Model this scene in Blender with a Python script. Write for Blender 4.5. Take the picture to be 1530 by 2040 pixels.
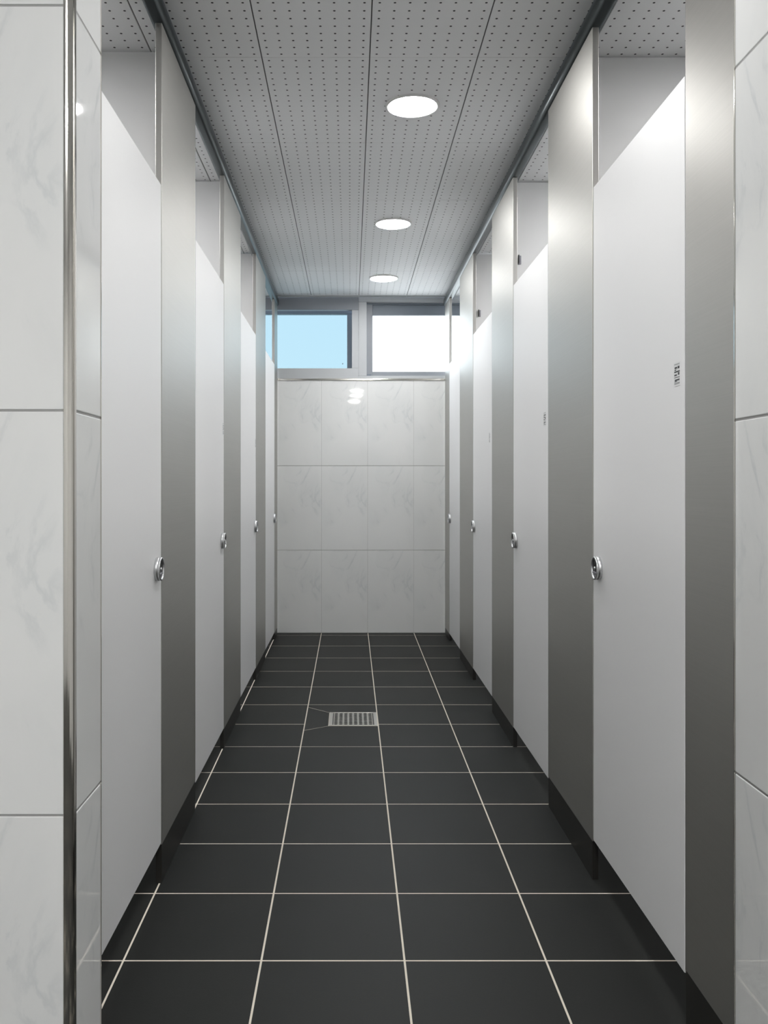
import bpy, bmesh, math

# ------------------------------------------------------------------ clear
for o in list(bpy.data.objects):
    bpy.data.objects.remove(o, do_unlink=True)
scn = bpy.context.scene
COL = scn.collection

# ------------------------------------------------------------------ camera
F_PX = 1780.0                    # focal length in pixels of the 1530 x 2040 frame
CAM_Z = 1.12
cam_data = bpy.data.cameras.new('camera')
cam_data.sensor_fit = 'AUTO'
cam_data.sensor_width = 36.0
cam_data.lens = F_PX / 2040.0 * 36.0
cam_data.shift_x = (765 - 698) / 2040.0
cam_data.shift_y = -(1020 - 966) / 2040.0
cam_data.clip_start = 0.02
cam = bpy.data.objects.new('camera', cam_data)
cam.location = (0, 0, CAM_Z)
cam.rotation_euler = (math.pi / 2, 0, 0)
COL.objects.link(cam)
scn.camera = cam

# ------------------------------------------------------------------ world, light levels, exposure
SKY = 4.0
LAMP = 92.0
LAMP_FRONT = 240.0
FILL_STALL = 105.0
w = bpy.data.worlds.new('world')
scn.world = w
w.use_nodes = True
nt = w.node_tree
nt.nodes.clear()
wo = nt.nodes.new('ShaderNodeOutputWorld')
bg = nt.nodes.new('ShaderNodeBackground')
tc = nt.nodes.new('ShaderNodeTexCoord')
sp = nt.nodes.new('ShaderNodeSeparateXYZ')
rp = nt.nodes.new('ShaderNodeValToRGB')
rp.color_ramp.elements[0].position = 0.0
rp.color_ramp.elements[0].color = (0.96, 0.99, 1.0, 1)
rp.color_ramp.elements[1].position = 0.9
rp.color_ramp.elements[1].color = (0.62, 0.80, 1.0, 1)
nt.links.new(tc.outputs['Generated'], sp.inputs[0])
nt.links.new(sp.outputs['Z'], rp.inputs[0])
nt.links.new(rp.outputs[0], bg.inputs['Color'])
bg.inputs['Strength'].default_value = SKY
nt.links.new(bg.outputs[0], wo.inputs[0])

vs = scn.view_settings
vs.view_transform = 'Standard'
vs.look = 'None'
vs.gamma = 1.0
vs.use_curve_mapping = False
vs.exposure = 0.08

# ------------------------------------------------------------------ key measures (metres, camera at x=0 y=0)
Y_BACK = 6.35
CEIL = 2.461
XL, XR = -0.517, 0.67            # faces of the two cubicle rows
X_LEFT, X_RIGHT = -1.80, 1.95    # outer walls
Y_FRONT = -2.6
SLOPE = 0.0107
RAIL_B = 2.388
def zf(y):
    return SLOPE * y

# ------------------------------------------------------------------ materials
def new_mat(name):
    m = bpy.data.materials.new(name)
    m.use_nodes = True
    n = m.node_tree.nodes
    return m, n, m.node_tree.links, n['Principled BSDF']

def flat(name, col, rough=0.5, metal=0.0, spec=0.5, emit=0.0, aniso=0.0):
    m, n, l, b = new_mat(name)
    b.inputs['Base Color'].default_value = (*col, 1)
    b.inputs['Roughness'].default_value = rough
    b.inputs['Metallic'].default_value = metal
    b.inputs['Specular IOR Level'].default_value = spec
    b.inputs['Anisotropic'].default_value = aniso
    if emit:
        b.inputs['Emission Color'].default_value = (*col, 1)
        b.inputs['Emission Strength'].default_value = emit
    return m

def math_node(n, l, op, a, b=None, clamp=False):
    q = n.new('ShaderNodeMath')
    q.operation = op
    q.use_clamp = clamp
    for i, v in enumerate((a, b)):
        if v is None:
            continue
        if isinstance(v, (int, float)):
            q.inputs[i].default_value = v
        else:
            l.new(v, q.inputs[i])
    return q.outputs[0]

def mix_rgb(n, l, fac, c1, c2):
    q = n.new('ShaderNodeMix')
    q.data_type = 'RGBA'
    for key, v in ((0, fac), (6, c1), (7, c2)):
        if isinstance(v, (int, float)):
            q.inputs[key].default_value = v
        elif isinstance(v, tuple):
            q.inputs[key].default_value = (*v, 1)
        else:
            l.new(v, q.inputs[key])
    return q.outputs[2]

def marble_tile():
    m, n, l, b = new_mat('marble_tile')
    uv = n.new('ShaderNodeUVMap')
    def noise(scale, detail, dist, off, rough=0.55):
        mp = n.new('ShaderNodeMapping')
        mp.inputs['Location'].default_value = off
        mp.inputs['Rotation'].default_value = (0, 0, 0.65)
        mp.inputs['Scale'].default_value = (1.0, 0.55, 1.0)
        l.new(uv.outputs[0], mp.inputs[0])
        q = n.new('ShaderNodeTexNoise')
        q.inputs['Scale'].default_value = scale
        q.inputs['Detail'].default_value = detail
        q.inputs['Roughness'].default_value = rough
        q.inputs['Distortion'].default_value = dist
        l.new(mp.outputs[0], q.inputs['Vector'])
        return q.outputs[0]
    v = noise(5.0, 7.0, 0.6, (3.1, 1.7, 0))
    d = math_node(n, l, 'ABSOLUTE', math_node(n, l, 'SUBTRACT', v, 0.5))
    vein = math_node(n, l, 'SUBTRACT', 1.0, math_node(n, l, 'MULTIPLY', d, 34.0), True)
    halo = math_node(n, l, 'SUBTRACT', 1.0, math_node(n, l, 'MULTIPLY', d, 7.0), True)
    gate = noise(4.2, 2.0, 0.2, (0.4, 5.3, 0))
    gate = math_node(n, l, 'MULTIPLY', math_node(n, l, 'SUBTRACT', gate, 0.51), 7.0, True)
    fac = math_node(n, l, 'MULTIPLY', gate,
                    math_node(n, l, 'ADD', math_node(n, l, 'MULTIPLY', vein, 0.30),
                              math_node(n, l, 'MULTIPLY', halo, 0.12)), True)
    cloud = noise(3.0, 3.0, 0.3, (7.7, 2.2, 0))
    base = mix_rgb(n, l, cloud, (0.86, 0.865, 0.86), (0.80, 0.82, 0.82))
    col = mix_rgb(n, l, fac, base, (0.36, 0.42, 0.45))
    l.new(col, b.inputs['Base Color'])
    b.inputs['Roughness'].default_value = 0.03
    b.inputs['Specular IOR Level'].default_value = 0.5
    return m

def floor_tile():
    m, n, l, b = new_mat('floor_tile')
    tcd = n.new('ShaderNodeTexCoord')
    a = n.new('ShaderNodeTexNoise')
    a.inputs['Scale'].default_value = 5.0
    a.inputs['Detail'].default_value = 6.0
    l.new(tcd.outputs['Object'], a.inputs['Vector'])
    f = n.new('ShaderNodeTexNoise')
    f.inputs['Scale'].default_value = 260.0
    f.inputs['Detail'].default_value = 2.0
    l.new(tcd.outputs['Object'], f.inputs['Vector'])
    c1 = mix_rgb(n, l, a.outputs[0], (0.0105, 0.0122, 0.0112), (0.016, 0.0172, 0.0155))
    c2 = mix_rgb(n, l, math_node(n, l, 'MULTIPLY', f.outputs[0], 0.35), c1, (0.013,0.013,0.012))
    l.new(c2, b.inputs['Base Color'])
    b.inputs['Roughness'].default_value = 0.5
    b.inputs['Specular IOR Level'].default_value = 0.22
    bp = n.new('ShaderNodeBump')
    bp.inputs['Strength'].default_value = 0.06
    bp.inputs['Distance'].default_value = 0.002
    l.new(f.outputs[0], bp.inputs['Height'])
    l.new(bp.outputs[0], b.inputs['Normal'])
    return m

def ceiling_panel(px, x0, y0):
    """White perforated metal tile: a square grid of small punched holes."""
    m, n, l, b = new_mat('ceiling_panel')
    tcd = n.new('ShaderNodeTexCoord')
    s = n.new('ShaderNodeSeparateXYZ')
    l.new(tcd.outputs['Object'], s.inputs[0])
    def cell(o, off):
        q = math_node(n, l, 'DIVIDE', math_node(n, l, 'ADD', o, off), px)
        q = math_node(n, l, 'FRACT', q)
        return math_node(n, l, 'MULTIPLY', math_node(n, l, 'SUBTRACT', q, 0.5), px)
    dx = cell(s.outputs['X'], 20 * px - x0)
    dy = cell(s.outputs['Y'], 100 * px - y0)
    r2 = math_node(n, l, 'ADD', math_node(n, l, 'POWER', dx, 2.0), math_node(n, l, 'POWER', dy, 2.0))
    r = math_node(n, l, 'SQRT', r2)
    hole = math_node(n, l, 'LESS_THAN', r, 0.0037)
    nz = n.new('ShaderNodeTexNoise')
    nz.inputs['Scale'].default_value = 3.0
    l.new(tcd.outputs['Object'], nz.inputs['Vector'])
    base = mix_rgb(n, l, nz.outputs[0], (0.88, 0.89, 0.905), (0.90, 0.905, 0.915))
    col = mix_rgb(n, l, hole, base, (0.03, 0.03, 0.035))
    l.new(col, b.inputs['Base Color'])
    b.inputs['Roughness'].default_value = 0.55
    b.inputs['Specular IOR Level'].default_value = 0.3
    return m

def brushed_steel():
    m, n, l, b = new_mat('brushed_steel')
    tcd = n.new('ShaderNodeTexCoord')
    mp = n.new('ShaderNodeMapping')
    mp.inputs['Scale'].default_value = (500.0, 1.2, 500.0)
    l.new(tcd.outputs['Object'], mp.inputs[0])
    q = n.new('ShaderNodeTexNoise')
    q.inputs['Scale'].default_value = 1.0
    q.inputs['Detail'].default_value = 2.0
    l.new(mp.outputs[0], q.inputs['Vector'])
    col = mix_rgb(n, l, q.outputs[0], (0.44, 0.435, 0.41), (0.49, 0.48, 0.455))
    l.new(col, b.inputs['Base Color'])
    b.inputs['Metallic'].default_value = 1.0
    b.inputs['Roughness'].default_value = 0.46
    b.inputs['Anisotropic'].default_value = 0.5
    tv = n.new('ShaderNodeCombineXYZ')               # fine cross grain: highlights spread up and down
    tv.inputs[2].default_value = 1.0
    l.new(tv.outputs[0], b.inputs['Tangent'])
    return m

def glass(name, tint, refl):
    m = bpy.data.materials.new(name)
    m.use_nodes = True
    n, l = m.node_tree.nodes, m.node_tree.links
    n.clear()
    out = n.new('ShaderNodeOutputMaterial')
    t = n.new('ShaderNodeBsdfTransparent')
    t.inputs[0].default_value = (*tint, 1)
    g = n.new('ShaderNodeBsdfGlossy')
    g.inputs['Roughness'].default_value = 0.02
    lw = n.new('ShaderNodeLayerWeight')
    lw.inputs['Blend'].default_value = 0.15
    mx = n.new('ShaderNodeMixShader')
    f = n.new('ShaderNodeMath')
    f.operation = 'MULTIPLY'
    f.inputs[1].default_value = refl
    l.new(lw.outputs['Fresnel'], f.inputs[0])
    l.new(f.outputs[0], mx.inputs[0])
    l.new(t.outputs[0], mx.inputs[1])
    l.new(g.outputs[0], mx.inputs[2])
    l.new(mx.outputs[0], out.inputs[0])
    return m

M_MARBLE = marble_tile()
M_WGROUT = flat('wall_grout', (0.36, 0.36, 0.355), 0.8)
M_FLOOR = floor_tile()
M_FGROUT = flat('floor_grout', (0.80, 0.74, 0.64), 0.85)
DOT = 0.339 / 8
M_CEIL = ceiling_panel(DOT, 0.0606, 2.803)
M_CJOINT = flat('ceiling_joint', (0.12, 0.12, 0.125), 0.8)
M_STEEL = brushed_steel()
M_STEELEDGE = flat('steel_edge', (0.56, 0.55, 0.53), 0.4, 1.0)
M_DOOR = flat('white_laminate', (0.88, 0.885, 0.895), 0.48, spec=0.3)
M_DIV = flat('partition_laminate', (0.87, 0.875, 0.885), 0.42, spec=0.4)
M_EDGE = flat('edge_band', (0.60, 0.61, 0.58), 0.45)
M_PLINTH = flat('dark_plinth', (0.018, 0.017, 0.015), 0.45)
M_RAIL = flat('rail_aluminium', (0.13, 0.145, 0.15), 0.38, 1.0)
M_CHROME = flat('polished_trim', (0.72, 0.70, 0.66), 0.10, 1.0)
M_LATCH = flat('latch_chrome', (0.62, 0.63, 0.64), 0.34, 1.0)
M_LATCHFACE = flat('latch_face', (0.035, 0.035, 0.038), 0.35, 0.6)
M_BLACK = flat('black_slot', (0.006, 0.006, 0.006), 0.5)
M_INDICATOR = flat('indicator_grey', (0.45, 0.46, 0.47), 0.35)
M_FRAME = flat('window_frame_grey', (0.50, 0.52, 0.54), 0.42, spec=0.4)
M_SASH = flat('sash_dark_grey', (0.20, 0.23, 0.27), 0.45, spec=0.4)
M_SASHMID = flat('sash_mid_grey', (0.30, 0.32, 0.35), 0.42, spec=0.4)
M_GLASS = glass('clear_glass', (0.96, 0.98, 0.99), 0.8)
M_TINT = glass('blue_tinted_glass', (0.378, 0.452, 0.482), 0.5)
M_WHITE = flat('white_paint', (0.87, 0.87, 0.86), 0.6)
M_LAMPRING = flat('lamp_ring', (0.85, 0.85, 0.85), 0.4)
M_LAMP = flat('lamp_diffuser', (1.0, 0.99, 0.975), 0.4, emit=LAMP)
M_LAMPF = flat('lamp_diffuser_front', (1.0, 0.99, 0.975), 0.4, emit=LAMP_FRONT)
M_STALLFILL = flat('cubicle_fill_light', (1.0, 0.99, 0.975), 0.4, emit=FILL_STALL)
M_STICKER = flat('sticker_paper', (0.80, 0.81, 0.82), 0.5)
M_INK = flat('sticker_ink', (0.035, 0.04, 0.045), 0.6)
M_FAINT = flat('sticker_faint_ink', (0.38, 0.39, 0.40), 0.6)
M_DRAIN = flat('drain_steel', (0.62, 0.60, 0.56), 0.34, 1.0)
M_BRACKET = flat('bracket_grey', (0.30, 0.30, 0.34), 0.4, 0.6)
M_SEAL = flat('dark_seal', (0.05, 0.05, 0.05), 0.6)

# ------------------------------------------------------------------ mesh helpers
def bm_box(bm, x0, x1, y0, y1, z0, z1, bev=0.0, mi=0, slope=False, seg=2):
    a, b = min(x0, x1), max(x0, x1)
    vs_ = [bm.verts.new((x, y, z)) for z in (z0, z1) for y in (y0, y1) for x in (a, b)]
    q = [(0, 2, 3, 1), (4, 5, 7, 6), (0, 1, 5, 4), (2, 6, 7, 3), (0, 4, 6, 2), (1, 3, 7, 5)]
    fs = [bm.faces.new([vs_[i] for i in t]) for t in q]
    for f in fs:
        f.material_index = mi
    if slope:
        for v in vs_:
            v.co.z += SLOPE * v.co.y
    if bev > 0:
        es = list({e for f in fs for e in f.edges})
        r = bmesh.ops.bevel(bm, geom=es, offset=bev, segments=seg, profile=0.5, affect='EDGES')
        for f in r['faces']:
            f.material_index = mi
    return fs

def bm_prism(bm, pts, z0, z1, mi=0):
    """pts: (x, y) outline seen from above."""
    lo = [bm.verts.new((x, y, z0)) for x, y in pts]
    hi = [bm.verts.new((x, y, z1)) for x, y in pts]
    n_ = len(pts)
    fs = [bm.faces.new(lo[::-1]), bm.faces.new(hi)]
    for i in range(n_):
        j = (i + 1) % n_
        fs.append(bm.faces.new((lo[i], lo[j], hi[j], hi[i])))
    for f in fs:
        f.material_index = mi
    return fs

def bm_lathe(bm, prof, axis='x', at=(0, 0, 0), sign=1, seg=40, mi=0):
    """prof: (radius, height) pairs turned about an axis."""
    rings = []
    for r, h in prof:
        ring = []
        if r <= 1e-6:
            pos = {'x': (sign * h, 0, 0), 'z': (0, 0, sign * h)}[axis]
            ring = [bm.verts.new((at[0] + pos[0], at[1] + pos[1], at[2] + pos[2]))]
        else:
            for k in range(seg):
                t = 2 * math.pi * k / seg
                c, s_ = r * math.cos(t), r * math.sin(t)
                pos = {'x': (sign * h, c, s_), 'z': (c, s_, sign * h)}[axis]
                ring.append(bm.verts.new((at[0] + pos[0], at[1] + pos[1], at[2] + pos[2])))
        rings.append(ring)
    for A, B in zip(rings, rings[1:]):
        for k in range(seg):
            k2 = (k + 1) % seg
            if len(A) == 1 and len(B) == 1:
                break
            if len(A) == 1:
                f = bm.faces.new((A[0], B[k], B[k2]))
            elif len(B) == 1:
                f = bm.faces.new((A[k], B[0], A[k2]))
            else:
                f = bm.faces.new((A[k], B[k], B[k2], A[k2]))
            f.material_index = mi
            f.smooth = True

def link(name, bm, mats, parent=None, loc=(0, 0, 0), fix=True):
    if fix:
        bmesh.ops.recalc_face_normals(bm, faces=bm.faces)
    me = bpy.data.meshes.new(name)
    bm.to_mesh(me)
    bm.free()
    for m in (mats if isinstance(mats, (list, tuple)) else [mats]):
        me.materials.append(m)
    o = bpy.data.objects.new(name, me)
    o.location = loc
    COL.objects.link(o)
    if parent:
        o.parent = parent
    return o

def struct(o):
    o['kind'] = 'structure'
    return o

def tag(o, label, cat, group=None):
    o['label'] = label
    o['category'] = cat
    if group:
        o['group'] = group
    return o

def thing(name, label, cat, loc, group=None):
    o = bpy.data.objects.new(name, None)
    o.empty_display_size = 0.1
    o.location = loc
    COL.objects.link(o)
    return tag(o, label, cat, group)

def box_obj(name, mats, parent, x0, x1, y0, y1, z0, z1, bev=0.0, off=(0, 0, 0), seg=2):
    bm = bmesh.new()
    bm_box(bm, x0 - off[0], x1 - off[0], y0 - off[1], y1 - off[1], z0 - off[2], z1 - off[2], bev, seg=seg)
    return link(name, bm, mats, parent)

# ------------------------------------------------------------------ tiled wall faces
def tiled(bm, axis, plane, out, us, vs_list, u_lo, u_hi, v_lo, v_hi, gap=0.0009, vgap=0.0032, th=0.008):
    """Tiles on a wall plane; axis 'y' = plane of constant y (u runs along x), 'x' = constant x (u runs along y).
    out = +1/-1 direction of the visible side. Each tile carries its own UV (metres) so the vein print repeats."""
    uvl = bm.loops.layers.uv.verify()
    for i in range(len(us) - 1):
        for j in range(len(vs_list) - 1):
            a, b = max(us[i], u_lo) + gap / 2, min(us[i + 1], u_hi) - gap / 2
            c, d = max(vs_list[j], v_lo) + vgap / 2, min(vs_list[j + 1], v_hi) - vgap / 2
            if b - a < 0.006 or d - c < 0.006:
                continue
            p0, p1 = (plane - out * th, plane)
            tmp = bmesh.new()
            if axis == 'y':
                bm_box(tmp, a, b, min(p0, p1), max(p0, p1), c, d, 0.0010)
            else:
                bm_box(tmp, p0, p1, a, b, c, d, 0.0018)
            remap = {}
            for v in tmp.verts:
                remap[v] = bm.verts.new(v.co)
            for f in tmp.faces:
                nf = bm.faces.new([remap[v] for v in f.verts])
                nf.material_index = 0
                for lp in nf.loops:
                    uu = lp.vert.co.x if axis == 'y' else lp.vert.co.y
                    lp[uvl].uv = (uu - us[i], lp.vert.co.z - vs_list[j])
            tmp.free()

ROWS = [0.0256, 0.6276, 1.2306, 1.834, 2.437, 3.04]      # tile joints on the near piers
ROWS_B = [0.05, 0.656, 1.2556, 1.8656]                   # tile joints on the back wall

# ------------------------------------------------------------------ floor
bm = bmesh.new()
bm_box(bm, X_LEFT, X_RIGHT, Y_FRONT, Y_BACK, -0.06, -0.0004, mi=1, slope=True)
def gy(py):                                              # depth of a floor joint seen on pixel row py
    return 1994.0 / (py - 947.0)
GY = [gy(v) for v in (1914, 1780, 1681, 1602, 1539, 1487.5, 1443, 1404, 1368.6, 1337.4, 1310.8, 1287, 1265.8)]
while GY[0] > Y_FRONT:
    GY.insert(0, GY[0] - 0.33)
GX = [-2.2, -1.865, -1.53, -1.195, -0.86, -0.524, -0.2055, 0.125, 0.4515, 0.78, 1.11, 1.44, 1.77, 2.1]
DX0, DX1, DY0, DY1 = -0.097, 0.1225, 3.994, 4.2165        # floor drain
def add_tile(pts):
    fs = bm_prism(bm, pts, -0.006, 0.0)
    for v in {v for f in fs for v in f.verts}:
        v.co.z += SLOPE * v.co.y
for i in range(len(GX) - 1):
    for j in range(len(GY)):
        x0, x1 = max(GX[i], X_LEFT) + 0.0024, min(GX[i + 1], X_RIGHT) - 0.0024
        y0 = max(GY[j], Y_FRONT) + 0.0028
        y1 = (GY[j + 1] if j + 1 < len(GY) else Y_BACK + 0.004) - 0.0028
        y1 = min(y1, Y_BACK)
        if x1 - x0 < 0.01 or y1 - y0 < 0.01:
            continue
        if abs(GX[i] + 0.2055) < 1e-6 and 3.60 < y0 < 4.30:
            continue                                      # tiles cut to fit the drain, below
        add_tile([(x0, y0), (x1, y0), (x1, y1), (x0, y1)])
cx0, cx1, cy0, cy1 = -0.2055 + 0.0024, 0.125 - 0.0024, gy(1487.5) + 0.0022, gy(1404) - 0.0022
g = 0.0022
add_tile([(cx0, cy0), (cx1, cy0), (cx1, DY0 - g), (DX0, DY0 - g), (cx0, 3.922)])
add_tile([(cx0, 3.922 + 2 * g), (DX0 - g, DY0), (DX0 - g, DY1), (cx0, 4.315 - g)])
add_tile([(cx0, 4.315 + g), (DX0, DY1 + g), (cx1, DY1 + g), (cx1, cy1), (cx0, cy1)])
struct(link('floor', bm, [M_FLOOR, M_FGROUT]))

# ------------------------------------------------------------------ ceiling
bm = bmesh.new()
bm_box(bm, X_LEFT, X_RIGHT, Y_FRONT, Y_BACK, CEIL + 0.004, CEIL + 0.12, mi=1)
CX = [0.0606 + 0.339 * k for k in range(-6, 7)]
CY = [2.803 + 0.700 * k for k in range(-8, 6)] + [Y_BACK + 0.5]
for i in range(len(CX) - 1):
    for j in range(len(CY) - 1):
        x0, x1 = max(CX[i] + 0.0018, X_LEFT), min(CX[i + 1] - 0.0018, X_RIGHT)
        y0, y1 = max(CY[j] + 0.0007, Y_FRONT), min(CY[j + 1] - 0.0007, Y_BACK)
        if x1 - x0 > 0.02 and y1 - y0 > 0.02:
            bm_box(bm, x0, x1, y0, y1, CEIL, CEIL + 0.02, 0.0012, seg=1)
struct(link('ceiling', bm, [M_CEIL, M_CJOINT]))

# ------------------------------------------------------------------ back wall (tiled below, window band above)
def X(px):
    return (px - 698) * Y_BACK / F_PX
def Z(py):
    return CAM_Z + (966 - py) * Y_BACK / F_PX
WX0, WX1 = -1.35, 1.50                                   # ends of the window band
TOP = Z(757)
bm = bmesh.new()
UX = [-0.5325 + 0.3275 * k for k in range(-5, 9)]
tiled(bm, 'y', Y_BACK, -1, UX, ROWS_B, X_LEFT, X_RIGHT, zf(Y_BACK), TOP)
bm_box(bm, X_LEFT, X_RIGHT, Y_BACK + 0.0012, Y_BACK + 0.20, 0.0, TOP - 0.001, mi=1)
bm_box(bm, X_LEFT, WX0, Y_BACK, Y_BACK + 0.20, TOP, CEIL, mi=2)
bm_box(bm, WX1, X_RIGHT, Y_BACK, Y_BACK + 0.20, TOP, CEIL, mi=2)
struct(link('wall_back', bm, [M_MARBLE, M_WGROUT, M_WHITE], fix=True))

# sill strip and ceiling angle
bm = bmesh.new()
bm_box(bm, WX0, WX1, Y_BACK - 0.006, Y_BACK + 0.02, TOP - 0.003, TOP + 0.010, 0.002)
struct(link('trim_1', bm, M_CHROME))
bm = bmesh.new()
bm_box(bm, X_LEFT, X_RIGHT, Y_BACK - 0.018, Y_BACK - 0.0005, CEIL - 0.008, CEIL - 0.0005, 0.001)
struct(link('trim_2', bm, M_FRAME))

# ---- window_1: the left light, with a blue tinted pane set deep behind a flush grey frame
yb = Y_BACK
win1 = bpy.data.objects.new('window_1', None)
win1.location = (0, yb, TOP)
COL.objects.link(win1)
struct(win1)
def wpart(name, mat, parent, boxes, bev=0.002):
    p = parent.location
    bm = bmesh.new()
    for (x0, x1, y0, y1, z0, z1) in boxes:
        bm_box(bm, x0 - p[0], x1 - p[0], y0 - p[1], y1 - p[1], z0 - p[2], z1 - p[2], bev)
    return link(name, bm, mat, parent)
zt, zb_ = Z(617), Z(733.5)
xr1 = X(701)
wpart('header', M_SASHMID, win1, [(WX0, X(714.2), yb + 0.004, yb + 0.05, zt, CEIL - 0.001)])  # top of the frame; shade under the ceiling put into a darker grey
wpart('frame', M_FRAME, win1, [
    (WX0, X(714.2), yb + 0.004, yb + 0.05, TOP + 0.011, zb_),
    (xr1, X(714.2), yb + 0.0045, yb + 0.0495, zb_ + 0.0005, zt - 0.0005),
    (WX0, WX0 + 0.05, yb + 0.0045, yb + 0.0495, zb_ + 0.0005, zt - 0.0005)])
k2 = (yb + 0.13) / yb
def XX(px, y):
    return (px - 698) * y / F_PX
def ZZ(py, y):
    return CAM_Z + (966 - py) * y / F_PX
ys = yb + 0.10
wpart('sash', M_SASH, win1, [
    (WX0, xr1 + 0.03, ys, ys + 0.05, ZZ(625.5, ys), CEIL - 0.002),
    (WX0, xr1 + 0.03, ys, ys + 0.05, TOP + 0.012, ZZ(733.8, ys)),
    (XX(691.5, ys), xr1 + 0.03, ys + 0.0005, ys + 0.0495, ZZ(733.8, ys) + 0.0005, ZZ(625.5, ys) - 0.0005)])
p1 = wpart('pane', M_TINT, win1, [(WX0 + 0.01, XX(691.5, ys) + 0.01, ys + 0.02, ys + 0.026, ZZ(733.8, ys) - 0.01, ZZ(625.5, ys) + 0.01)], 0)
p1['label'] = 'blue tinted glass pane'
wpart('corner_mark', M_SASH, win1, [(XX(681.8, ys), XX(683.6, ys), ys + 0.0185, ys + 0.0198, ZZ(725, ys), ZZ(722.8, ys))], 0)

# ---- window_2: the right light, clear pane in an inner sash
win2 = bpy.data.objects.new('window_2', None)
win2.location = (0.5, yb, TOP)
COL.objects.link(win2)
struct(win2)
xl2, zt2, zb2 = X(730.5), Z(601), Z(748.5)
wpart('frame', M_FRAME, win2, [
    (X(714.25), WX1, yb + 0.004, yb + 0.05, zt2, CEIL - 0.001),
    (X(714.25), WX1, yb + 0.004, yb + 0.05, TOP + 0.011, zb2),
    (X(714.25), xl2, yb + 0.0045, yb + 0.0495, zb2 + 0.0005, zt2 - 0.0005),
    (WX1 - 0.05, WX1, yb + 0.0045, yb + 0.0495, zb2 + 0.0005, zt2 - 0.0005)])
y2 = yb + 0.055
wpart('sash', M_SASHMID, win2, [
    (xl2 - 0.02, XX(742.3, y2), y2, y2 + 0.045, ZZ(749.5, y2), ZZ(606, y2)),
    (XX(742.3, y2), WX1, y2 + 0.0005, y2 + 0.0445, ZZ(749.5, y2), ZZ(740.3, y2)),
    ])
hd = wpart('header', M_SASH, win2, [
    (xl2 - 0.02, WX1, y2 - 0.004, y2 + 0.03, ZZ(607, y2), CEIL - 0.002),
    (XX(742.4, y2), WX1, y2 + 0.008, y2 + 0.044, ZZ(628, y2), ZZ(607, y2) - 0.0005)])
hd['label'] = 'dark grey upper rail'
wpart('track_stop', M_SASH, win2, [(xl2 + 0.001, XX(739.5, yb + 0.03), yb + 0.012, y2 - 0.001, zb2 + 0.0003, zb2 + 0.012)], 0.0008)
wpart('pane', M_GLASS, win2, [(XX(742.3, y2) - 0.008, WX1 - 0.01, y2 + 0.02, y2 + 0.026, ZZ(740.3, y2) - 0.006, ZZ(628, y2) + 0.006)], 0)

# ------------------------------------------------------------------ near piers (tiled), outer walls, washroom walls
def pier(name, x_in, x_out, y0, y1):
    s_ = 1 if x_out > x_in else -1                       # which way the pier runs away from the passage
    bm = bmesh.new()
    r = 0.014
    a, b = min(x_in, x_out), max(x_in, x_out)
    us = [x_in + s_ * r - s_ * 0.0 + s_ * 0.33 * k for k in range(0, 7)]
    us = sorted(us)
    tiled(bm, 'y', y0, -1, us, ROWS, a if s_ < 0 else x_in + r, x_in - r if s_ < 0 else b, zf(y0), CEIL)
    tiled(bm, 'x', x_in, -s_, [y0 + r - 0.1, y0 + r - 0.1 + 0.33], ROWS, y0 + r, y1 - r, zf(y1), CEIL)
    bm_box(bm, x_in + s_ * r, x_out, y0 + 0.0012, y1 - 0.0012, 0.0, CEIL, mi=1)
    bm_box(bm, x_in + s_ * 0.0012, x_in + s_ * (r - 0.0005), y0 + r, y1 - r, 0.0, CEIL, mi=1)
    struct(link(name, bm, [M_MARBLE, M_WGROUT]))
    return r, s_

def corner_trim(name, cx, cy, sx, sy, r=0.0135):
    """Quarter-round polished corner strip: centre (cx, cy), bulging towards (sx, sy)."""
    bm = bmesh.new()
    pts = [(cx, cy)]
    for k in range(9):
        t = math.pi / 2 * k / 8
        pts.append((cx + sx * r * math.cos(t), cy + sy * r * math.sin(t)))
    fs = bm_prism(bm, pts, zf(cy), CEIL - 0.001)
    for f in fs[2:]:
        f.smooth = False
    o = link(name, bm, M_CHROME)
    return struct(o)

YL0, YL1, XPL = 1.33, 1.492, -0.413
pier('wall_pier_left', XPL, X_LEFT, YL0, YL1)
corner_trim('trim_3', XPL - 0.0135, YL0 + 0.0135, 1, -1, 0.0145)
corner_trim('trim_4', XPL - 0.0135, YL1 - 0.0135, 1, 1, 0.0145)
YR0, YR1, XPR = 1.33, 1.545, 0.659
pier('wall_pier_right', XPR, X_RIGHT, YR0, YR1)
corner_trim('trim_5', XPR + 0.0135, YR0 + 0.0135, -1, -1, 0.0145)
corner_trim('trim_6', XPR + 0.0135, YR1 - 0.0135, -1, 1, 0.0145)

struct(box_obj('wall_left', M_WHITE, None, X_LEFT - 0.12, X_LEFT, Y_FRONT, Y_BACK + 0.2, -0.06, CEIL + 0.12))
struct(box_obj('wall_right', M_WHITE, None, X_RIGHT, X_RIGHT + 0.12, Y_FRONT, Y_BACK + 0.2, -0.06, CEIL + 0.12))
struct(box_obj('wall_front', M_WHITE, None, X_LEFT - 0.12, X_RIGHT + 0.12, Y_FRONT - 0.12, Y_FRONT, -0.06, CEIL + 0.12))

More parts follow.
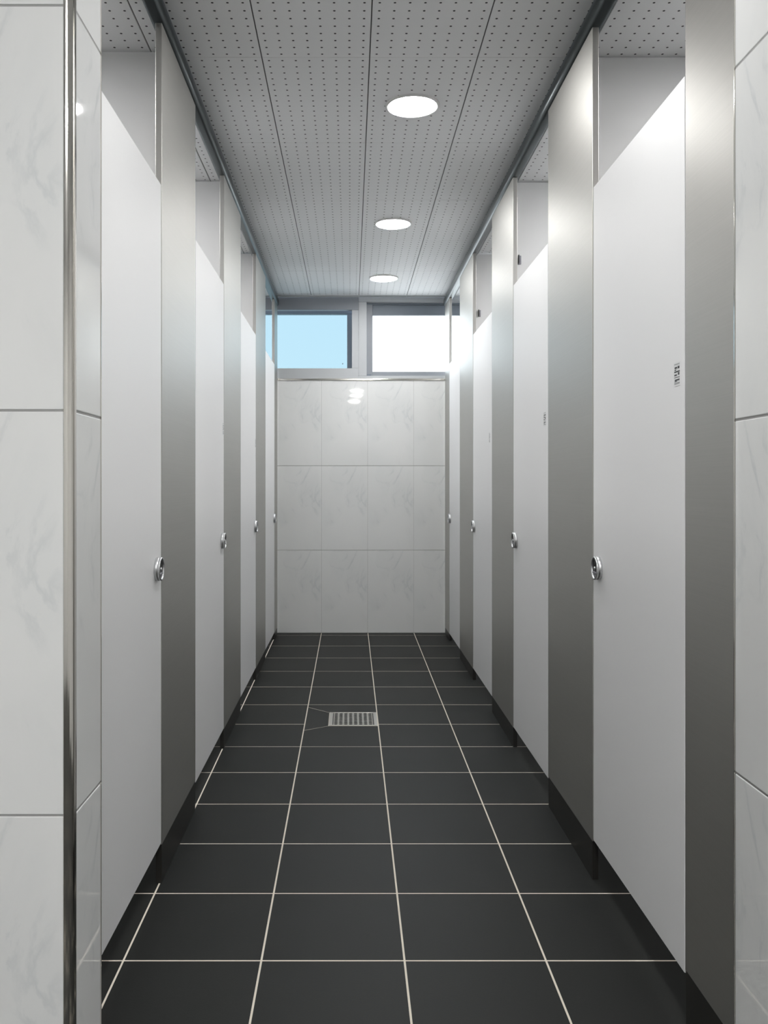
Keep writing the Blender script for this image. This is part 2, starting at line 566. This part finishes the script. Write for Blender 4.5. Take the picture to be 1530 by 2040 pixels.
# ------------------------------------------------------------------ ceiling downlights
def downlight(x, y, label, mat, group):
    t = thing('downlight', label, 'ceiling light', (x, y, CEIL), group)
    bm = bmesh.new()
    bm_lathe(bm, [(0.0862, -0.001), (0.0862, 0.006), (0.089, 0.0075), (0.095, 0.005), (0.096, 0.0)], 'z', (0, 0, 0), -1, 56)
    link('trim_ring', bm, M_LAMPRING, t)
    bm = bmesh.new()
    bm_lathe(bm, [(0.0858, 0.0005), (0.0858, 0.0035), (0.08, 0.0042), (0.0, 0.0045)], 'z', (0, 0, 0), -1, 56)
    link('diffuser', bm, mat, t)
    return t
LG = 'round downlights in the ceiling'
downlight(0.219, 3.157, 'largest, nearest round white downlight glowing in the perforated ceiling', M_LAMP, LG)
downlight(0.219, 4.58, 'middle one of the three round downlights glowing over the passage', M_LAMP, LG)
downlight(0.216, 5.79, 'smallest, farthest round downlight, glowing close to the high windows', M_LAMP, LG)
downlight(0.219, 1.75, 'round ceiling downlight above the nearest pair of cubicle doors, just above the picture', M_LAMP, LG)
for (x, y, lab) in ((0.09, 0.07, 'round ceiling downlight above the passage entrance, mirrored topmost in the back wall tiles'),
                    (0.09, -0.63, 'round ceiling downlight in front of the entrance, mirrored as middle spot in back wall tiles'),
                    (0.06, -1.60, 'round ceiling downlight at the washroom end, mirrored lowest in the back wall tiles')):
    downlight(x, y, lab, M_LAMPF, LG)

for k in range(4):  # unseen lamps added in the cubicles to brighten dividers and ceiling
    for x in (-1.16, 1.31):
        downlight(x, (2.13, 3.35, 4.57, 5.77)[k], 'unseen downlight added to brighten the inside of a cubicle', M_STALLFILL, LG)

# ------------------------------------------------------------------ cubicle rows
TH = 0.018                                                # panel thickness
def side_x(side, d):
    """x at distance d behind the row's front face (negative d = out into the passage)."""
    return XR + d if side > 0 else XL - d

def pilaster(side, y0, y1, z0, label):
    base = (side_x(side, TH / 2), (y0 + y1) / 2, zf((y0 + y1) / 2))
    t = thing('cubicle_pilaster', label, 'partition panel', base, 'brushed steel pilasters of the cubicle rows')
    pn = box_obj('panel', [M_STEEL, M_STEELEDGE], t, side_x(side, 0), side_x(side, TH), y0, y1, z0, RAIL_B - 0.0002, 0.0012, base)
    for p in pn.data.polygons:
        p.material_index = 0 if abs(p.normal.x) > 0.75 else 1
    bm = bmesh.new()
    a, b = sorted((side_x(side, 0.001), side_x(side, TH - 0.001)))
    fs = bm_box(bm, a - base[0], b - base[0], y0 + 0.002 - base[1], y1 - 0.002 - base[1], 0, 1)
    for v in bm.verts:
        yy = v.co.y + base[1]
        v.co.z = (zf(yy) if v.co.z < 0.5 else z0 - 0.0005) - base[2]
    pl = link('plinth', bm, M_PLINTH, t)
    pl['label'] = 'dark recessed foot'
    return t

MARKS = [(0.02, 0.98, 0.02, 0.055, 1), (0.10, 0.52, 0.16, 0.235, 0), (0.64, 0.95, 0.15, 0.25, 0),
         (0.10, 0.36, 0.27, 0.32, 0), (0.05, 1.0, 0.355, 0.41, 0), (0.05, 0.50, 0.50, 0.565, 0),
         (0.70, 0.95, 0.43, 0.55, 0), (0.04, 0.98, 0.63, 0.652, 0), (0.12, 0.96, 0.73, 0.79, 0),
         (0.10, 0.5, 0.81, 0.84, 0), (0.06, 0.98, 0.88, 0.95, 1)]

def add_sticker(door, side, yc, zc, base, faint=False):
    w_, h_ = 0.031, 0.045
    d0 = -0.0004
    st = box_obj('sticker', M_STICKER, door, side_x(side, 0.0), side_x(side, d0), yc - w_ / 2 - 0.002, yc + w_ / 2 + 0.002,
                 zc - h_ / 2 - 0.002, zc + h_ / 2 + 0.002, 0, base)
    st['label'] = 'small white sticker with printed dark bars'
    bm = bmesh.new()
    for (u0, u1, v0, v1, k) in MARKS:
        ya, yb2 = yc + side * (0.5 - u0) * w_, yc + side * (0.5 - u1) * w_
        za, zb2 = zc + (0.5 - v0) * h_, zc + (0.5 - v1) * h_
        bm_box(bm, side_x(side, d0) - base[0], side_x(side, d0 - 0.0003) - base[0], min(ya, yb2) - base[1], max(ya, yb2) - base[1],
               min(za, zb2) - base[2], max(za, zb2) - base[2], mi=1 if (k or faint) else 0)
    link('print', bm, [M_INK, M_FAINT], st)

def add_latch(door, side, yc, zc, base):
    lx, ly, lz = side_x(side, 0) - base[0], yc - base[1], zc - base[2]
    s_ = -side
    bm = bmesh.new()
    R = 0.0315
    bm_lathe(bm, [(R - 0.001, -0.0005), (R, 0.001), (R, 0.0085), (R - 0.0012, 0.0095), (R - 0.0012, 0.0105), (R, 0.0115), (R, 0.0145),
                  (R - 0.001, 0.0158), (R - 0.0035, 0.0160), (R - 0.0048, 0.0150), (R - 0.0055, 0.0115)], 'x', (lx, ly, lz), s_, 48)
    lt = link('latch', bm, M_LATCH, door)
    lt['label'] = 'round chrome turn latch'
    bm = bmesh.new()
    bm_lathe(bm, [(R - 0.0052, 0.0112), (R - 0.0065, 0.0122), (0.0, 0.0124)], 'x', (lx, ly, lz), s_, 48)
    link('latch_face', bm, M_LATCHFACE, lt)
    def bar(name, mat, y0, y1, z0, z1, h0, h1, bev):
        bm = bmesh.new()
        bm_box(bm, lx + s_ * h0, lx + s_ * h1, ly + y0, ly + y1, lz + z0, lz + z1, bev)
        link(name, bm, mat, lt)
    bar('slot', M_BLACK, -0.006, 0.006, 0.006, 0.021, 0.0118, 0.0132, 0.0)
    bar('grip', M_BRACKET, -0.0165, 0.0165, -0.0155, -0.0095, 0.0115, 0.0150, 0.001)
    bar('indicator', M_BRACKET, -0.010, 0.010, -0.0225, -0.017, 0.0110, 0.0131, 0.0006)
    bm = bmesh.new()
    bm_lathe(bm, [(0.0042, 0.0120), (0.0042, 0.0140), (0.003, 0.0150), (0.0, 0.0152)], 'x', (lx, ly, lz), s_, 20)
    link('pin', bm, M_LATCH, lt)

DOOR_TOP = 1.940
def door(side, y0, y1, z0, label, sticker=None, faint=False):
    base = (side_x(side, TH / 2), (y0 + y1) / 2, zf((y0 + y1) / 2))
    t = thing('cubicle_door', label, 'door', base, 'white cubicle doors along both sides')
    ya, yb2 = y0 + 0.004, y1 - 0.007
    box_obj('door_panel', M_DOOR, t, side_x(side, 0), side_x(side, TH), ya, yb2 - 0.005, z0, DOOR_TOP, 0.0012, base)
    box_obj('edge_strip', M_EDGE, t, side_x(side, 0.0004), side_x(side, TH), yb2 - 0.0048, yb2, z0, DOOR_TOP, 0.0008, base)
    add_latch(t, side, y1 - 0.071, 0.896, base)
    if sticker is not None:
        add_sticker(t, side, sticker, 1.347, base, faint)
    return t

def divider(side, yc, x_end, label):
    base = (side_x(side, TH + 0.6), yc, zf(yc))
    a, b = side_x(side, 0.036), x_end
    t = thing('cubicle_divider', label, 'partition panel', base, 'pale dividers between the cubicles')
    box_obj('panel', M_DIV, t, a, b, yc - 0.010, yc + 0.010, 0.13, CEIL - 0.006, 0.001, base)
    for k, dx in enumerate((0.15, 1.0)):
        xx = side_x(side, dx)
        box_obj('leg', M_PLINTH, t, xx - 0.015, xx + 0.015, yc - 0.012, yc + 0.012, zf(yc), 0.1295, 0.001, base)
    return t

# measured edges along each row
R_D = [(1.788, 2.474), (3.027, 3.681), (4.229, 4.888), (5.471, 6.054)]
R_P = [(1.5455, 1.788), (2.474, 3.027), (3.681, 4.229), (4.888, 5.471), (6.054, Y_BACK - 0.0205)]
L_D = [(1.805, 2.451), (2.983, 3.659), (4.212, 4.895), (5.445, 6.095)]
L_P = [(1.493, 1.805), (2.451, 2.983), (3.659, 4.212), (4.895, 5.445), (6.095, Y_BACK - 0.0205)]
D_Z = [0.141, 0.125, 0.119, 0.114]
P_Z = [0.150, 0.133, 0.121, 0.116, 0.112]

R_DL = ['white cubicle door nearest on the right, beside the right tiled wall, with the largest sticker',
        'second white cubicle door on the right, with a smaller printed sticker by its near edge',
        'third white cubicle door on the right, narrow in view, between two steel pilasters',
        'last white cubicle door on the right, next to the back wall under the bright window']
L_DL = ['white cubicle door nearest on the left, just behind the chrome-edged tiled wall',
        'second white cubicle door on the left, between the first two visible steel pilasters',
        'third white cubicle door on the left, narrow in view, before the last wide pilaster',
        'last white cubicle door on the left, next to the back wall under the blue window']
R_PL = ['widest brushed steel pilaster on the right, beside the right tiled wall edge',
        'brushed steel pilaster between the first and second doors on the right',
        'brushed steel pilaster between the second and third doors on the right',
        'brushed steel pilaster between the third and last doors on the right',
        'thin steel end post on the right, against the back wall by the bright window']
L_PL = ['brushed steel pilaster tucked behind the left tiled wall, before the nearest left door',
        'brushed steel pilaster between the first and second doors on the left',
        'brushed steel pilaster between the second and third doors on the left',
        'brushed steel pilaster between the third and last doors on the left',
        'thin steel end post on the left, against the back wall by the blue window']
R_ST = [1.832, 3.079, 4.300, None]
L_ST = [None, 3.632, 4.868, None]
for k in range(5):
    pilaster(1, R_P[k][0], R_P[k][1], P_Z[k], R_PL[k])
    pilaster(-1, L_P[k][0], L_P[k][1], P_Z[k], L_PL[k])
for k in range(4):
    door(1, R_D[k][0], R_D[k][1], D_Z[k], R_DL[k], R_ST[k], k == 2)
    door(-1, L_D[k][0], L_D[k][1], D_Z[k], L_DL[k], L_ST[k], True)
R_DIV = [2.80, 3.955, 5.18]
L_DIV = [2.765, 3.94, 5.17]
WORD = ['first and second', 'second and third', 'third and last']
for k in range(3):
    divider(1, R_DIV[k], X_RIGHT - 0.001, 'pale grey divider panel between the %s right cubicles, seen above a door' % WORD[k])
    divider(-1, L_DIV[k], X_LEFT + 0.001, 'pale grey divider panel between the %s left cubicles, seen above a door' % WORD[k])

# small fittings high on the right-hand dividers
for k, lab in ((1, 'larger of two small grey fittings, high on the divider behind the second right door'),
               (2, 'smaller of two small grey fittings, high on the divider behind the third right door')):
    yc = R_DIV[k] - 0.010
    base = (0.745, yc, 2.112)
    t = thing('wall_bracket', lab, 'bracket', base, 'small fittings on the right dividers')
    box_obj('plate', M_BRACKET, t, 0.7405, 0.7535, yc - 0.006, yc - 0.0002, 2.093, 2.131, 0.001, base)
    box_obj('flange', M_SEAL, t, 0.7385, 0.7425, yc - 0.022, yc - 0.0065, 2.093, 2.131, 0.0008, base)

# head rails running over the pilasters
def head_rail(side, y0, label):
    base = (side_x(side, TH / 2), (y0 + Y_BACK) / 2, RAIL_B)
    t = thing('head_rail', label, 'rail', base, 'dark head rails over the cubicle fronts')
    a, b = side_x(side, -0.010), side_x(side, 0.033)
    bm = bmesh.new()
    # rounded channel section, swept along y
    lo, hi = min(a, b), max(a, b)
    r = 0.014
    sec = [(lo, RAIL_B + 0.045), (lo, RAIL_B + r)]
    for q in range(1, 7):
        th_ = math.pi / 2 * q / 6
        sec.append((lo + r - r * math.cos(th_), RAIL_B + r - r * math.sin(th_)))
    for q in range(0, 7):
        th_ = math.pi / 2 * q / 6
        sec.append((hi - r + r * math.sin(th_), RAIL_B + r - r * math.cos(th_)))
    sec.append((hi, RAIL_B + 0.045))
    A = [bm.verts.new((x - base[0], y0 - base[1], z - base[2])) for x, z in sec]
    B = [bm.verts.new((x - base[0], Y_BACK - 0.020 - base[1], z - base[2])) for x, z in sec]
    n_ = len(sec)
    for i in range(n_):
        j = (i + 1) % n_
        bm.faces.new((A[i], A[j], B[j], B[i])).smooth = i < n_ - 1
    bm.faces.new(A)
    bm.faces.new(B[::-1])
    link('rail', bm, M_RAIL, t)
    # upper fixing lip up to the ceiling
    box_obj('ceiling_lip', M_RAIL, t, side_x(side, 0.004), side_x(side, 0.022), y0, Y_BACK - 0.020, RAIL_B + 0.0455, CEIL - 0.0005, 0.001, base)
    return t
head_rail(1, YR1 + 0.0012, 'dark metal head rail over the right-hand cubicle fronts, under the ceiling')
head_rail(-1, YL1 + 0.0012, 'dark metal head rail over the left-hand cubicle fronts, under the ceiling')

# ------------------------------------------------------------------ floor drain
yc = (DY0 + DY1) / 2
xc = (DX0 + DX1) / 2
drain = thing('floor_drain', 'square steel floor drain with a perforated grate in the dark tiles', 'drain', (xc, yc, zf(yc)))
hx, hy = (DX1 - DX0) / 2, (DY1 - DY0) / 2
def tilt(bm):
    for v in bm.verts:
        v.co.z += SLOPE * v.co.y
bm = bmesh.new()
fw_ = 0.016
bm_box(bm, -hx, -hx + fw_, -hy, hy, -0.001, 0.0022, 0.0006)
bm_box(bm, hx - fw_, hx, -hy, hy, -0.001, 0.0022, 0.0006)
bm_box(bm, -hx + fw_, hx - fw_, -hy, -hy + 0.010, -0.001, 0.0022, 0.0006)
bm_box(bm, -hx + fw_, hx - fw_, hy - 0.010, hy, -0.001, 0.0022, 0.0006)
tilt(bm)
link('frame', bm, M_DRAIN, drain)
bm = bmesh.new()
gx, gyh = hx - fw_ - 0.004, hy - 0.012
N = 8
cw, ch = 2 * gx / N, 2 * gyh / N
grid = {}
def gv(i, j):
    if (i, j) not in grid:
        grid[(i, j)] = bm.verts.new((-gx + cw * i / 2, -gyh + ch * j / 2, 0.0018))
    return grid[(i, j)]
for i in range(N):
    for j in range(N):
        ring = [gv(2 * i + a, 2 * j + b) for a, b in ((0, 0), (1, 0), (2, 0), (2, 1), (2, 2), (1, 2), (0, 2), (0, 1))]
        cx_, cy_ = -gx + cw * (i + 0.5), -gyh + ch * (j + 0.5)
        inner = []
        for q in range(8):
            t_ = math.radians(225 + 45 * q)
            inner.append(bm.verts.new((cx_ + 0.43 * cw * math.cos(t_), cy_ + 0.44 * ch * math.sin(t_), 0.0018)))
        for q in range(8):
            q2 = (q + 1) % 8
            bm.faces.new((ring[q], ring[q2], inner[q2], inner[q]))
ret = bmesh.ops.extrude_face_region(bm, geom=list(bm.faces))
for v in [e for e in ret['geom'] if isinstance(e, bmesh.types.BMVert)]:
    v.co.z -= 0.0014
tilt(bm)
link('grate', bm, M_DRAIN, drain)
bm = bmesh.new()
bm_box(bm, -hx + fw_, hx - fw_, -hy + 0.010, hy - 0.010, -0.0011, -0.0002)
tilt(bm)
link('drain_well', bm, M_BLACK, drain)
